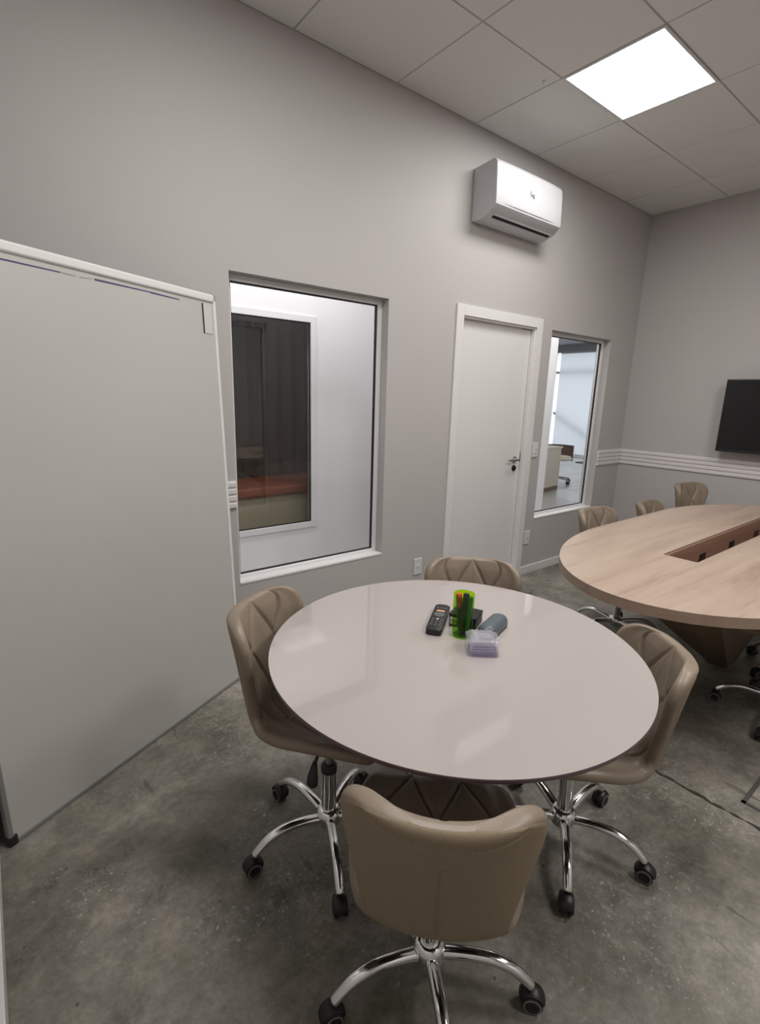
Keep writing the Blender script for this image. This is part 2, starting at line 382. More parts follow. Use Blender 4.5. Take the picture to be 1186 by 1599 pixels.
# ------------------------------------------------------------------ chair-rail mouldings and baseboards
ZB, ZT = 0.8818, 1.0269
def rail(name, axis, a0, a1, face, label):
    r = empty(name); n = 4; h = (ZT - ZB) / n
    for k in range(n):
        z0 = ZB + k * h + 0.003; z1 = ZB + (k + 1) * h - 0.003; d_ = 0.014
        if axis == 'x': o = obj('moulding_strip', bx(bmesh.new(), a0, a1, face - d_, face + 0.001, z0, z1, 0.006, 3), 'moulding', r)
        else: o = obj('moulding_strip', bx(bmesh.new(), face - d_, face + 0.001, a0, a1, z0, z1, 0.006, 3), 'moulding', r)
    if axis == 'x': obj('moulding_backing', bx(bmesh.new(), a0, a1, face - 0.005, face + 0.001, ZB, ZT), 'moulding', r)
    else: obj('moulding_backing', bx(bmesh.new(), face - 0.005, face + 0.001, a0, a1, ZB, ZT), 'moulding', r)
    tag(r, label, 'moulding', kind='structure')
rail('trim_1', 'x', XL, W1[0] - 0.004, 0.0, 'ribbed white chair rail between the whiteboard and the large window')
rail('trim_2', 'x', W2[1] + 0.004, XC - 0.014, 0.0, 'short ribbed white chair rail between the narrow window and the room corner')
rail('trim_3', 'y', YN, 0.0, XC, 'ribbed white chair rail along the wall under the television')
def baseb(name, x0, x1, y0, y1, label):
    tag(box(name, 'white_trim', x0, x1, y0, y1, 0, 0.072, None, 0.003), label, 'baseboard', kind='structure')
baseb('baseboard_back', XL, DO[0] - 0.001, -0.014, 0.0, 'white baseboard under the large window')
baseb('baseboard_back', DO[1] + 0.001, XC, -0.014, 0.0, 'white baseboard between the door and the far corner')
baseb('baseboard_right', XC - 0.014, XC, YN, -0.015, 'white baseboard of the television wall')
baseb('baseboard_left', XL, XL + 0.014, YN, -0.015, 'white baseboard beside the whiteboard at the lower picture edge')

# ------------------------------------------------------------------ windows
def window(name, R, label, y0=0.062, gl='clear_glass', mirror=False, fr='frame_white', fw_=0.030, mullions=()):
    x0, x1, z0, z1 = R; r = empty(name); d_ = 0.04
    for (a, b, c_, e_) in ((x0, x0 + fw_, z0, z1), (x1 - fw_, x1, z0, z1), (x0 + fw_, x1 - fw_, z1 - fw_, z1), (x0 + fw_, x1 - fw_, z0, z0 + fw_)):
        obj('window_frame', bx(bmesh.new(), a, b, y0, y0 + d_, c_, e_, 0.002, 1), fr, r)
    g = 0.006; a, b, c_, e_ = x0 + fw_, x1 - fw_, z0 + fw_, z1 - fw_
    bm = bmesh.new(); yg = y0 + 0.012
    for q in ((a, a + g, c_, e_), (b - g, b, c_, e_), (a + g, b - g, e_ - g, e_), (a + g, b - g, c_, c_ + g)):
        bx(bm, q[0], q[1], yg, yg + 0.016, q[2], q[3])
    obj('gasket', bm, 'gasket', r)
    obj('pane', bx(bmesh.new(), a + 0.003, b - 0.003, yg + 0.004, yg + 0.010, c_ + 0.003, e_ - 0.003), gl, r)
    tag(r, label, 'window', kind='structure')
    return r
r = window('window_1', W1, 'large fixed window in a white frame beside the whiteboard')
obj('window_sill', bx(bmesh.new(), W1[0] + 0.001, W1[1] - 0.001, -0.004, 0.062, W1[2] - 0.002, W1[2] + 0.012, 0.003), 'white_trim', r)
r = window('window_2', W2, 'narrow-looking fixed window right of the door with a view of a bright office')
obj('window_sill', bx(bmesh.new(), W2[0] + 0.001, W2[1] - 0.001, -0.004, 0.062, W2[2] - 0.002, W2[2] + 0.012, 0.003), 'white_trim', r)

# ------------------------------------------------------------------ door
dr = empty('door_1', ((DO[0] + DO[1]) / 2, 0, 0)); dc = dr.location.x
def dbox(name, m, x0, x1, y0, y1, z0, z1, bev=0.0, parent=dr): return obj(name, bx(bmesh.new(), x0 - dc, x1 - dc, y0, y1, z0, z1, bev), m, parent)
dbox('door_casing', 'white_trim', DO[0], DO[0] + CAS, -0.014, 0.001, 0, DO[2], 0.002)
dbox('door_casing', 'white_trim', DO[1] - CAS, DO[1], -0.014, 0.001, 0, DO[2], 0.002)
dbox('door_casing', 'white_trim', DO[0] + CAS, DO[1] - CAS, -0.014, 0.001, DO[2] - CAS, DO[2], 0.002)
dbox('door_jamb', 'white_trim', DH[0], DH[0] + 0.012, 0.0, WT, 0, DH[3])
dbox('door_jamb', 'white_trim', DH[1] - 0.012, DH[1], 0.0, WT, 0, DH[3])
dbox('door_jamb', 'white_trim', DH[0] + 0.012, DH[1] - 0.012, 0.0, WT, DH[3] - 0.012, DH[3])
leaf = dbox('door_leaf', 'white_door', DH[0] + 0.014, DH[1] - 0.018, 0.034, 0.070, 0.006, DH[3] - 0.018, 0.001)
hx = 3.335 - dc
hm = Matrix.Translation((hx, 0.034, 1.005)) @ Matrix.Rotation(PI / 2, 4, 'X')
bm = lathe(bmesh.new(), [(0, 0), (0.024, 0), (0.024, 0.006), (0.010, 0.009), (0.010, 0.045), (0, 0.045)], 18, hm)
tube(bm, [(hx, 0.034 - 0.042, 1.005), (hx - 0.05, 0.034 - 0.045, 1.005), (hx - 0.115, 0.034 - 0.040, 1.005)], [0.010, 0.009, 0.008], 10)
obj('door_handle', bm, 'steel', leaf, True, 40)
bm = lathe(bmesh.new(), [(0, 0), (0.024, 0), (0.023, 0.007), (0.009, 0.008), (0.009, 0.020), (0, 0.020)], 18, Matrix.Translation((hx, 0.034, 0.935)) @ Matrix.Rotation(PI / 2, 4, 'X'))
obj('lock_cylinder', bm, 'black_plastic', leaf, True, 40)
bm = bx(bmesh.new(), DH[1] - 0.0135 - dc, DH[1] - 0.0115 - dc, 0.03, 0.05, 0.98, 1.06); obj('strike_plate', bm, 'steel', dr)
tag(dr, 'plain white door with lever handle and black lock between the two windows', 'door', kind='structure')

# switch and outlets
def plate(name, x, z, label, cat, kind):
    r = empty(name, (x, 0, z)); w_, h_ = 0.074, 0.118
    obj('cover_plate', bx(bmesh.new(), -w_ / 2, w_ / 2, -0.009, 0.001, -h_ / 2, h_ / 2, 0.004), 'plastic_white', r)
    if kind == 'switch':
        for s in (-1, 1): obj('rocker', bx(bmesh.new(), -0.017, 0.017, -0.013, -0.006, s * 0.016 - 0.014, s * 0.016 + 0.014, 0.002), 'plastic_white', r)
    else:
        obj('socket', bx(bmesh.new(), -0.019, 0.019, -0.011, -0.005, -0.013, 0.013, 0.003), 'plastic_white', r)
        bm = bmesh.new()
        for s in (-1, 0, 1): lathe(bm, [(0, 0), (0.003, 0), (0.003, 0.001), (0, 0.001)], 10, Matrix.Translation((s * 0.010, -0.0108, 0)) @ Matrix.Rotation(PI / 2, 4, 'X'))
        obj('socket_hole', bm, 'plastic_grey', r)
    tag(r, label, cat)
plate('wall_outlet', 2.298, 0.312, 'white wall outlet below and right of the large window', 'outlet', 'o')
plate('wall_outlet', 3.550, 0.330, 'white wall outlet low on the wall under the narrow window', 'outlet', 'o')
plate('light_switch', 3.548, 1.075, 'white light switch on the wall right beside the door casing', 'light switch', 'switch')

# ------------------------------------------------------------------ air conditioner
ax0, ax1 = 2.625, 3.315
ac = empty('air_conditioner', ((ax0 + ax1) / 2, 0, 2.58)); hw = (ax1 - ax0) / 2
prof = [(0.0, 0.0), (0.0, 0.30), (-0.135, 0.31), (-0.172, 0.302), (-0.188, 0.285), (-0.200, 0.075), (-0.196, 0.058), (-0.150, 0.018), (-0.075, -0.006), (-0.02, -0.008)]
def ac_prism(bm, pr_, x0, x1):
    a = [bm.verts.new((x0, y, z)) for y, z in pr_]; b = [bm.verts.new((x1, y, z)) for y, z in pr_]; n = len(a)
    bm.faces.new(a); bm.faces.new(b[::-1])
    for i in range(n): bm.faces.new((a[i], b[i], b[(i + 1) % n], a[(i + 1) % n]))
    return bm
bm = ac_prism(bmesh.new(), prof, -hw, hw)
bmesh.ops.bevel(bm, geom=[e for e in bm.edges if abs(e.verts[0].co.x - e.verts[1].co.x) < 1e-6], offset=0.008, segments=3, profile=0.5, affect='EDGES')
obj('body', bm, 'ac_white', ac, True, 25)
# front panel, slightly proud and bowed
bm = bmesh.new(); rows = []
fp = [(-0.150, 0.3135), (-0.178, 0.308), (-0.194, 0.290), (-0.2005, 0.24), (-0.2045, 0.16), (-0.206, 0.085), (-0.203, 0.070)]
for y, z in fp: rows.append([bm.verts.new((x, y + 0.010 * (x / hw) ** 4, z)) for x in [(-hw + 0.004) + (2 * hw - 0.008) * k / 20 for k in range(21)]])
for A, B in zip(rows, rows[1:]):
    for k in range(20): bm.faces.new((A[k], A[k + 1], B[k + 1], B[k]))
bmesh.ops.recalc_face_normals(bm, faces=bm.faces[:])
bmesh.ops.solidify(bm, geom=bm.faces[:], thickness=0.006)
pan = obj('front_panel', bm, 'ac_white', ac, True, 30)
bm = bmesh.new()
bm = ac_prism(bm, [(-0.190, 0.056), (-0.1955, 0.0605), (-0.148, 0.016), (-0.143, 0.012)], -hw + 0.05, hw - 0.03)
obj('louver', bm, 'ac_white', ac)
bm = ac_prism(bmesh.new(), [(-0.147, 0.0175), (-0.154, 0.0245), (-0.130, 0.006), (-0.122, 0.004)], -hw + 0.055, hw - 0.035)
obj('air_slot', bm, 'black_matte', ac)
# grey maker's mark on the panel, three short strokes
bm = bmesh.new()
for x0, z0, x1, z1 in ((-0.020, 0.168, -0.020, 0.192), (-0.020, 0.168, 0.008, 0.168), (0.006, 0.158, 0.006, 0.180), (-0.006, 0.166, -0.006, 0.178), (0.016, 0.160, 0.016, 0.178), (0.006, 0.160, 0.016, 0.160)):
    bx(bm, min(x0, x1) - 0.003, max(x0, x1) + 0.003, -0.2062, -0.203, min(z0, z1), max(z0, z1) + 0.004)
obj('logo', bm, 'logo_grey', pan)
tag(ac, 'white split air conditioner high on the wall above the door', 'air conditioner')

# ------------------------------------------------------------------ television
tv = empty('television', (XC - 0.02, -0.862 - 0.52, 1.39))
tw, th_ = 1.04, 0.585
obj('body', bx(bmesh.new(), -0.105, -0.055, -tw / 2, tw / 2, -th_ / 2, th_ / 2, 0.006), 'black_plastic', tv)
obj('screen', bx(bmesh.new(), -0.1062, -0.100, -tw / 2 + 0.012, tw / 2 - 0.012, -th_ / 2 + 0.02, th_ / 2 - 0.012), 'screen', tv)
obj('wall_mount', bx(bmesh.new(), -0.060, 0.020, -0.16, 0.16, -0.12, 0.12, 0.004), 'black_matte', tv)
tag(tv, 'black flat television hanging on the end wall above the chair rail', 'television')

# ------------------------------------------------------------------ whiteboard leaning in the corner
bxx, byy, ba, bl, bw, bh = -0.0847, -0.6776, 0.4748, 0.0361, 1.1345, 1.8917
wb = empty('whiteboard'); u_ = Vector((math.cos(ba), math.sin(ba), 0)); n_ = Vector((-math.sin(ba), math.cos(ba), 0))
v_ = n_ * math.sin(bl) + Vector((0, 0, math.cos(bl))); nn = u_.cross(v_)   # towards the camera
mw = Matrix((u_, v_, nn)).transposed().to_4x4(); mw.translation = (bxx, byy, 0.0); wb.matrix_world = mw
T = 0.018
obj('board_panel', bx(bmesh.new(), 0.008, bw - 0.012, 0.012, bh - 0.012, -T, -0.003), 'board_white', wb)
obj('top_rail', bx(bmesh.new(), 0.0, bw - 0.012, bh - 0.034, bh, -T - 0.006, 0.006, 0.008, 3), 'board_frame', wb)
obj('side_rail', bx(bmesh.new(), bw - 0.018, bw, 0.0, bh - 0.022, -T - 0.004, 0.002, 0.004, 2), 'board_frame', wb)
obj('side_rail', bx(bmesh.new(), -0.004, 0.012, 0.02, bh - 0.026, -T - 0.004, 0.002, 0.004, 2), 'board_edge_grey', wb)
obj('bottom_rail', bx(bmesh.new(), 0.012, bw - 0.018, 0.0, 0.016, -T - 0.004, 0.002, 0.003, 2), 'board_edge_grey', wb)
obj('corner_cap', bx(bmesh.new(), bw - 0.014, bw + 0.002, bh - 0.024, bh + 0.001, -T - 0.005, 0.003, 0.003), 'plastic_grey', wb)
obj('corner_cap', bx(bmesh.new(), -0.006, 0.022, 0.0, 0.035, -T - 0.005, 0.004, 0.004), 'black_plastic', wb)
for a, b, y0, y1, th, m_ in ((0.02, 0.425, 0.054, 0.052, 0.0062, 'marker_purple'), (0.43, 0.478, 0.052, 0.053, 0.004, 'marker_smear'), (0.49, 0.535, 0.054, 0.050, 0.003, 'marker_smear'), (0.545, 0.78, 0.048, 0.0475, 0.0062, 'marker_purple'), (0.78, 0.925, 0.0475, 0.050, 0.0060, 'marker_purple')):
    bm = bmesh.new(); q = [(a, bh - y0 - th), (b, bh - y1 - th * 0.6), (b, bh - y1), (a, bh - y0)]
    f0 = [bm.verts.new((x, y, -0.003)) for x, y in q]; f1 = [bm.verts.new((x, y, -0.0022)) for x, y in q]
    bm.faces.new(f1); bm.faces.new(f0[::-1])
    for i in range(4): bm.faces.new((f0[i], f0[(i + 1) % 4], f1[(i + 1) % 4], f1[i]))
    obj('marker_line', bm, m_, wb)
st = obj('sticker', bx(bmesh.new(), bw - 0.078, bw - 0.030, bh - 0.168, bh - 0.044, -0.003, -0.0005), 'sticker', wb)
obj('sticker_edge', bx(bmesh.new(), bw - 0.083, bw - 0.078, bh - 0.168, bh - 0.044, -0.003, 0.0005), 'black_plastic', st)
tag(wb, 'large whiteboard in a white frame leaning in the left corner', 'whiteboard')

# ------------------------------------------------------------------ round table
TCX, TCY, TR, TZ = 1.040, -1.524, 0.545, 0.75
rt_ = empty('round_table', (TCX, TCY, 0))
bm = lathe(bmesh.new(), [(0, TZ - 0.013), (TR - 0.005, TZ - 0.013), (TR - 0.001, TZ - 0.010), (TR, TZ - 0.003), (TR - 0.0012, TZ), (0, TZ)], 128, None, [1, 1, 1, 1, 0])
obj('tabletop', bm, ['table_lacquer', 'table_edge'], rt_, True, 12)
bm = lathe(bmesh.new(), [(0, TZ - 0.026), (0.16, TZ - 0.026), (0.16, TZ - 0.013), (0, TZ - 0.013)], 32); obj('mounting_plate', bm, 'black_plastic', rt_)
bm = lathe(bmesh.new(), [(0, 0.02), (0.042, 0.02), (0.042, TZ - 0.026), (0, TZ - 0.026)], 28); obj('column', bm, 'table_edge', rt_, True, 40)
bm = lathe(bmesh.new(), [(0, 0), (0.082, 0), (0.082, 0.008), (0.05, 0.022), (0.042, 0.03), (0, 0.03)], 40); obj('base_disc', bm, 'table_edge', rt_, True, 40)
tag(rt_, 'round table with a glossy off-white top surrounded by four swivel chairs', 'table')

# ------------------------------------------------------------------ conference table
BX0, BX1, BYC, BHW, BZ = 1.842, 4.640, -1.618, 0.622, 0.75
def conf_outline(inset=0.0, n=20):
    """long straight-ish sides with broad rounded ends"""
    out = []; e = 2.0; L_ = 1.0 
    cx0, cx1 = BX0 + L_, BX1 - L_
    for k in range(2 * n + 1):
        a = -PI / 2 + PI * k / (2 * n); c_, s_ = math.cos(a), math.sin(a)
        out.append((cx1 + (L_ - inset) * abs(c_) ** (2 / e), BYC + (BHW - inset) * math.copysign(abs(s_) ** (2 / e), s_)))
    for k in range(2 * n + 1):
        a = PI / 2 + PI * k / (2 * n); c_, s_ = math.cos(a), math.sin(a)
        out.append((cx0 - (L_ - inset) * abs(c_) ** (2 / e), BYC + (BHW - inset) * math.copysign(abs(s_) ** (2 / e), s_)))
    return out
ct = empty('conference_table', ((BX0 + BX1) / 2, BYC, 0)); cc = ct.location
SX0, SX1, SY0, SY1 = 2.575, 4.07, -1.625, -1.470
bm = bmesh.new()
outl = conf_outline(); bt = 0.042
def lv(pts, z): return [bm.verts.new((x - cc.x, y - cc.y, z)) for x, y in pts]
hole = [(SX0, SY0), (SX1, SY0), (SX1, SY1), (SX0, SY1)]
for z, flip in ((BZ, False), (BZ - bt, True)):
    o_ = lv(outl, z); h_ = lv(hole, z)
    eds = [bm.edges.new((o_[i], o_[(i + 1) % len(o_)])) for i in range(len(o_))] + [bm.edges.new((h_[i], h_[(i + 1) % 4])) for i in range(4)]
    bmesh.ops.triangle_fill(bm, use_beauty=True, edges=eds)
    if flip: ob_, hb_ = o_, h_
    else: ot_, ht_ = o_, h_
for f in bm.faces: f.material_index = 0
for i in range(len(ot_)): bm.faces.new((ob_[i], ob_[(i + 1) % len(ob_)], ot_[(i + 1) % len(ot_)], ot_[i])).material_index = 1
for i in range(4): bm.faces.new((ht_[i], ht_[(i + 1) % 4], hb_[(i + 1) % 4], hb_[i])).material_index = 1
top = obj('tabletop', bm, ['oak_top', 'oak_edge'], ct)
# cable trough under the slot
bm = bmesh.new(); tz = 0.50; e_ = 0.016
zt = BZ - 0.010; q_ = 0.008
bx(bm, SX0 - cc.x, SX1 - cc.x, SY1 - cc.y - q_, SY1 - cc.y - 0.0005, tz, zt)
bx(bm, SX0 - cc.x, SX1 - cc.x, SY0 - cc.y + 0.0005, SY0 - cc.y + q_, tz, zt)
bx(bm, SX0 - cc.x + 0.0005, SX0 - cc.x + q_, SY0 - cc.y + q_, SY1 - cc.y - q_, tz, zt)
bx(bm, SX1 - cc.x - q_, SX1 - cc.x - 0.0005, SY0 - cc.y + q_, SY1 - cc.y - q_, tz, zt)
bx(bm, SX0 - cc.x, SX1 - cc.x, SY0 - cc.y, SY1 - cc.y, tz - e_, tz)
tr = obj('cable_trough', bm, 'oak_slot', ct)
for x in (3.08, 3.53, 3.98):
    so = obj('socket', bx(bmesh.new(), x - 0.042 - cc.x, x + 0.042 - cc.x, SY1 - cc.y - 0.011, SY1 - cc.y - 0.002, 0.622, 0.668, 0.002), 'black_plastic', tr)
# faceted pedestal
bm = bmesh.new(); pc = (3.30, BYC)
lev = [(0.0, 0.11, 0.08), (0.03, 0.14, 0.09), (0.70, 1.12, 0.36), (BZ - bt, 1.12, 0.36)]
rings = []
for z, a, b in lev:
    d_ = b * 0.5; c_ = min(a, b) * 0.40      # deeper towards the wall than towards the room
    pts = [(a, b - c_), (a - c_, b), (-a + c_, b), (-a, b - c_), (-a, -d_ + c_), (-a + c_, -d_), (a - c_, -d_), (a, -d_ + c_)]
    rings.append([bm.verts.new((pc[0] + x - cc.x, pc[1] + y - cc.y, z)) for x, y in pts])
for A, B in zip(rings, rings[1:]):
    for k in range(8): bm.faces.new((A[k], A[(k + 1) % 8], B[(k + 1) % 8], B[k]))
bm.faces.new(rings[0][::-1])      # open at the top, the cable trough hangs inside
obj('pedestal', bm, 'oak_pedestal', ct)
tag(ct, 'long light-oak conference table with rounded ends and a cable slot', 'table')

# ------------------------------------------------------------------ swivel chairs
def catmull(P, n):
    out = []
    for i in range(len(P) - 1):
        p0, p1, p2, p3 = P[max(i - 1, 0)], P[i], P[i + 1], P[min(i + 2, len(P) - 1)]
        for k in range(n):
            t = k / n
            out.append(tuple(0.5 * (2 * b + (c_ - a) * t + (2 * a - 5 * b + 4 * c_ - d_) * t * t + (3 * b - a - 3 * c_ + d_) * t ** 3) for a, b, c_, d_ in zip(p0, p1, p2, p3)))
    out.append(P[-1]); return out
# side profile: y (forward +), z, half width, edge curl
CP = [(0.205, 0.438, 0.110, 0.000), (0.198, 0.450, 0.155, 0.000), (0.165, 0.461, 0.180, 0.004), (0.090, 0.460, 0.195, 0.012), (0.0, 0.450, 0.197, 0.018), (-0.090, 0.438, 0.184, 0.020),
      (-0.162, 0.440, 0.160, 0.025), (-0.206, 0.472, 0.148, 0.048), (-0.227, 0.545, 0.159, 0.058), (-0.247, 0.635, 0.184, 0.064), (-0.261, 0.693, 0.199, 0.068),
      (-0.271, 0.734, 0.196, 0.069), (-0.279, 0.762, 0.177, 0.069), (-0.285, 0.781, 0.146, 0.069), (-0.288, 0.791, 0.106, 0.069), (-0.289, 0.795, 0.060, 0.069)]
def chair_shell():
    prof = catmull(CP, 10); n = len(prof)
    arc = [0.0]
    for a, b in zip(prof, prof[1:]): arc.append(arc[-1] + math.hypot(a[0] - b[0], a[1] - b[1]))
    Ltot = arc[-1]; NU = 72; NE = 8; TH = 0.036
    front = bmesh.new(); back = bmesh.new(); Fr = []; Bk = []
    for i, (y, z, hw_, curl) in enumerate(prof):
        a, b = prof[max(i - 1, 0)], prof[min(i + 1, n - 1)]
        t = Vector((0, b[0] - a[0], b[1] - a[1])).normalized()
        nrm = Vector((0, t.z, -t.y))            # towards the sitter (up on the seat, forward on the back)
        if nrm.z < 0 and abs(nrm.z) > abs(nrm.y): nrm = -nrm
        if i > n * 0.6 and nrm.y < 0: nrm = -nrm
        dend = min(arc[i], Ltot - arc[i]); rr = 0.018
        th = TH * (math.sqrt(max(0.0, 1 - (1 - min(dend, rr) / rr) ** 2)) * 0.85 + 0.15)
        def mid(u): return Vector((hw_ * u * (1 - 0.10 * (curl / 0.07) * u * u), y, z)) + nrm * (curl * (abs(u) * hw_ / 0.19) ** 2.2)
        ring_f = []; ring_b = []
        def tang(u):
            e = 1e-3; return (mid(u + e) - mid(u - e)).normalized()
        s_top = Ltot - arc[i]
        def quilt(u):
            A = u / 0.40 + s_top / 0.150; B = u / 0.40 - s_top / 0.150
            def ld(v, sc): return abs(v / 2 - round(v / 2)) * 2 * sc
            sc = 1 / math.hypot(1 / (0.40 * max(hw_, 0.1)), 1 / 0.150)
            dd = min(ld(A, sc), ld(B, sc))
            dep = -0.0090 * math.exp(-(dd / 0.0042) ** 2) + 0.0050 * min(1, dd / 0.035) ** 0.7
            if s_top < 0.30: dep -= 0.0030 * math.exp(-((u * hw_) / 0.004) ** 2)
            fade = min(1.0, max(0.0, (0.86 - abs(u)) / 0.14)); fd = min(1.0, dend / 0.05)
            return dep * fade * fd
        for k in range(NU + 1):
            u = -1 + 2 * k / NU; tg = tang(u); nm = tg.cross(t); nm = nm if nm.dot(nrm) > 0 else -nm
            ring_f.append(mid(u) + nm * (th / 2 + quilt(u)))
        # rounded edges, belong to the front upholstery
        def edge(u):
            tg = tang(u) * (1 if u > 0 else -1); nm = tang(u).cross(t); nm = nm if nm.dot(nrm) > 0 else -nm
            return [mid(u) + nm * (th / 2 * math.cos(PI * j / NE)) + tg * (th / 2 * math.sin(PI * j / NE)) for j in range(1, NE + 1)]
        eL = edge(-1.0); eR = edge(1.0)
        Fr.append([*reversed(eL), *ring_f, *eR])
        for k in range(NU + 1):
            u = -1 + 2 * k / NU; tg = tang(u); nm = tg.cross(t); nm = nm if nm.dot(nrm) > 0 else -nm
            ring_b.append(mid(u) - nm * (th / 2) - nm * (0.003 if 0 < k < NU else 0) + (nm * 0.0045 * math.exp(-((u * hw_) / 0.0045) ** 2) if 0.10 < s_top < 0.32 else Vector()) + nm * (0.0035 * max(0.0, 1 - u ** 8) * math.exp(-((s_top - 0.038 + 0.02 * u * u) / 0.0035) ** 2)))
        Bk.append(ring_b)
    for bm_, rows in ((front, Fr), (back, Bk)):
        vv = [[bm_.verts.new(p) for p in r_] for r_ in rows]
        for A, B in zip(vv, vv[1:]):
            for k in range(len(A) - 1): bm_.faces.new((A[k], A[k + 1], B[k + 1], B[k]))
        if bm_ is front:      # close the thin ends of the shell
            for q in (0, -1):
                bb_ = [bm_.verts.new(p) for p in Bk[q]]; ff_ = vv[q][NE:NE + NU + 1]
                for k in range(NU): bm_.faces.new((ff_[k], ff_[k + 1], bb_[k + 1], bb_[k]))
                bm_.faces.new(vv[q][:NE + 1]); bm_.faces.new(vv[q][NE + NU:])
    return front, back
def build_chair_parts():
    P = {}
    f, b = chair_shell()
    P['padded_shell'] = obj('padded_shell', f, 'leather', None, True)
    P['back_cover'] = obj('back_cover', b, 'fabric_back', None, True)
    bm = bx(bmesh.new(), -0.085, 0.085, -0.09, 0.10, 0.408, 0.432, 0.006); P['mechanism'] = obj('mechanism', bm, 'black_plastic')
    bm = tube(bmesh.new(), [(0.03, 0.02, 0.412), (0.13, 0.02, 0.408), (0.165, 0.02, 0.395)], 0.005, 8); P['lever'] = obj('lever', bm, 'black_plastic', None, True)
    bm = bmesh.new(); pts = [(0.160, 0.02, 0.400), (0.168, 0.02, 0.385), (0.178, 0.02, 0.360), (0.184, 0.02, 0.340), (0.186, 0.02, 0.333)]
    tube(bm, pts, [0.006, 0.011, 0.017, 0.017, 0.009], 12, 0, (1, 0.45), Vector((1, 0, 0.3))); P['paddle'] = obj('paddle', bm, 'black_plastic', P['lever'], True)
    bm = lathe(bmesh.new(), [(0, 0.18), (0.0135, 0.18), (0.0135, 0.412), (0, 0.412)], 18); P['piston'] = obj('piston', bm, 'steel', None, True, 40)
    bm = lathe(bmesh.new(), [(0, 0.062), (0.022, 0.062), (0.025, 0.07), (0.025, 0.275), (0, 0.275)], 24); P['gas_column'] = obj('gas_column', bm, 'chrome', None, True, 40)
    bm = lathe(bmesh.new(), [(0, 0.272), (0.0265, 0.272), (0.0265, 0.292), (0.020, 0.300), (0, 0.300)], 24); P['collar'] = obj('collar', bm, 'black_plastic', None, True, 40)
    bm = lathe(bmesh.new(), [(0, 0.070), (0.030, 0.070), (0.040, 0.078), (0.043, 0.095), (0.040, 0.118), (0.031, 0.128), (0.025, 0.130), (0, 0.130)], 28); P['hub'] = obj('hub', bm, 'chrome', None, True, 40)
    # one leg along +x with its caster
    bm = bmesh.new()
    path = catmull([(0.030, 0, 0.098), (0.085, 0, 0.112), (0.150, 0, 0.119), (0.205, 0, 0.106), (0.243, 0, 0.078), (0.256, 0, 0.064)], 4)
    rd = [0.0155 - 0.0035 * k / (len(path) - 1) for k in range(len(path))]; rd[-1] *= 0.75
    tube(bm, path, rd, 14, 0, (1.12, 0.95)); P['leg'] = obj('leg', bm, 'chrome', None, True, 60)
    cx = 0.248
    bm = bmesh.new(); tube(bm, [(cx, 0, 0.082), (cx, 0, 0.050)], 0.0065, 10)
    arcp = [(cx + 0.012 + 0.027 * math.cos(a), 0.0, 0.028 + 0.027 * math.sin(a)) for a in [math.radians(10 + 160 * k / 10) for k in range(11)]]
    tube(bm, arcp, 0.006, 8, 0, (3.2, 1.0), Vector((0, 1, 0)).cross(Vector((1, 0, 0))))
    bx(bm, cx - 0.008, cx + 0.026, -0.004, 0.004, 0.016, 0.052)
    P['caster_hood'] = obj('caster_hood', bm, 'black_plastic', P['leg'], True, 40)
    for s in (-1, 1):
        mt = Matrix.Translation((cx + 0.012, s * 0.007, 0.0255)) @ Matrix.Rotation(-s * PI / 2, 4, 'X')
        bm = lathe(bmesh.new(), [(0, 0), (0.0235, 0), (0.0255, 0.003), (0.0255, 0.011), (0.022, 0.014), (0.018, 0.0145), (0.015, 0.0125), (0, 0.0125)], 24, mt, [0, 0, 0, 0, 1, 0, 0])
        P['wheel%d' % s] = obj('wheel', bm, ['wheel_rubber', 'wheel_rim'], P['leg'], True, 40)
    return P
P0 = build_chair_parts(); first = [True]
MOVES = ('padded_shell', 'back_cover', 'mechanism', 'lever', 'piston')
def copy_of(src, name, parent):
    o = src.copy(); o.name = name; C.objects.link(o); o.parent = parent; return o
def chair(x, y, facing_deg, base_deg, dz, label, group):
    """facing: direction of the sitter's gaze in world degrees"""
    rz = math.radians(facing_deg - 90); r = empty('swivel_chair', (x, y, 0), rz)
    def take(k, parent):
        return copy_of(P0[k], P0[k].name.split('.')[0], parent)
    for k in ('padded_shell', 'back_cover', 'mechanism', 'piston'):
        o = take(k, r); o.location = (0, 0, dz)
    lv_ = take('lever', r); lv_.location = (0, 0, dz); take('paddle', lv_)
    for k in ('gas_column', 'collar', 'hub'): take(k, r)
    for k in range(5):
        lg = take('leg', r); lg.rotation_euler = (0, 0, math.radians(base_deg + 72 * k) - rz)
        for q in ('caster_hood', 'wheel-1', 'wheel1'):
            o = copy_of(P0[q], 'wheel' if q.startswith('wheel') else q, lg)
    tag(r, label, 'chair', group)
    return r
GR, GC = 'swivel chairs around the round table', 'swivel chairs along the conference table'
chair(0.765, -1.265, -54, 29, 0.035, 'taupe leather swivel chair tucked under the round table beside the whiteboard', GR)
chair(0.745, -1.775, 45, 21, -0.035, 'taupe swivel chair nearest the camera, its plain fabric back turned to us', GR)
chair(1.405, -1.740, 139, 0, -0.050, 'taupe leather swivel chair between the round table and the conference table', GR)
chair(1.385, -1.300, 224, 26, 0.015, 'taupe leather swivel chair behind the round table in front of the door', GR)
chair(3.090, -1.050, -92, 20, -0.005, 'taupe swivel chair at the conference table right below the narrow window', GC)
chair(3.880, -1.050, -84, 50, -0.040, 'low taupe swivel chair in the middle on the wall side of the conference table', GC)
chair(4.480, -1.060, -100, 5, 0.045, 'taupe swivel chair at the far corner of the conference table under the chair rail', GC)
chair(2.870, -1.985, 92, 36, 0.0, 'swivel chair half hidden under the near side of the conference table, closer one', GC)
chair(3.450, -1.940, 92, 2, 0.0, 'swivel chair half hidden under the near side of the conference table, farther one', GC)
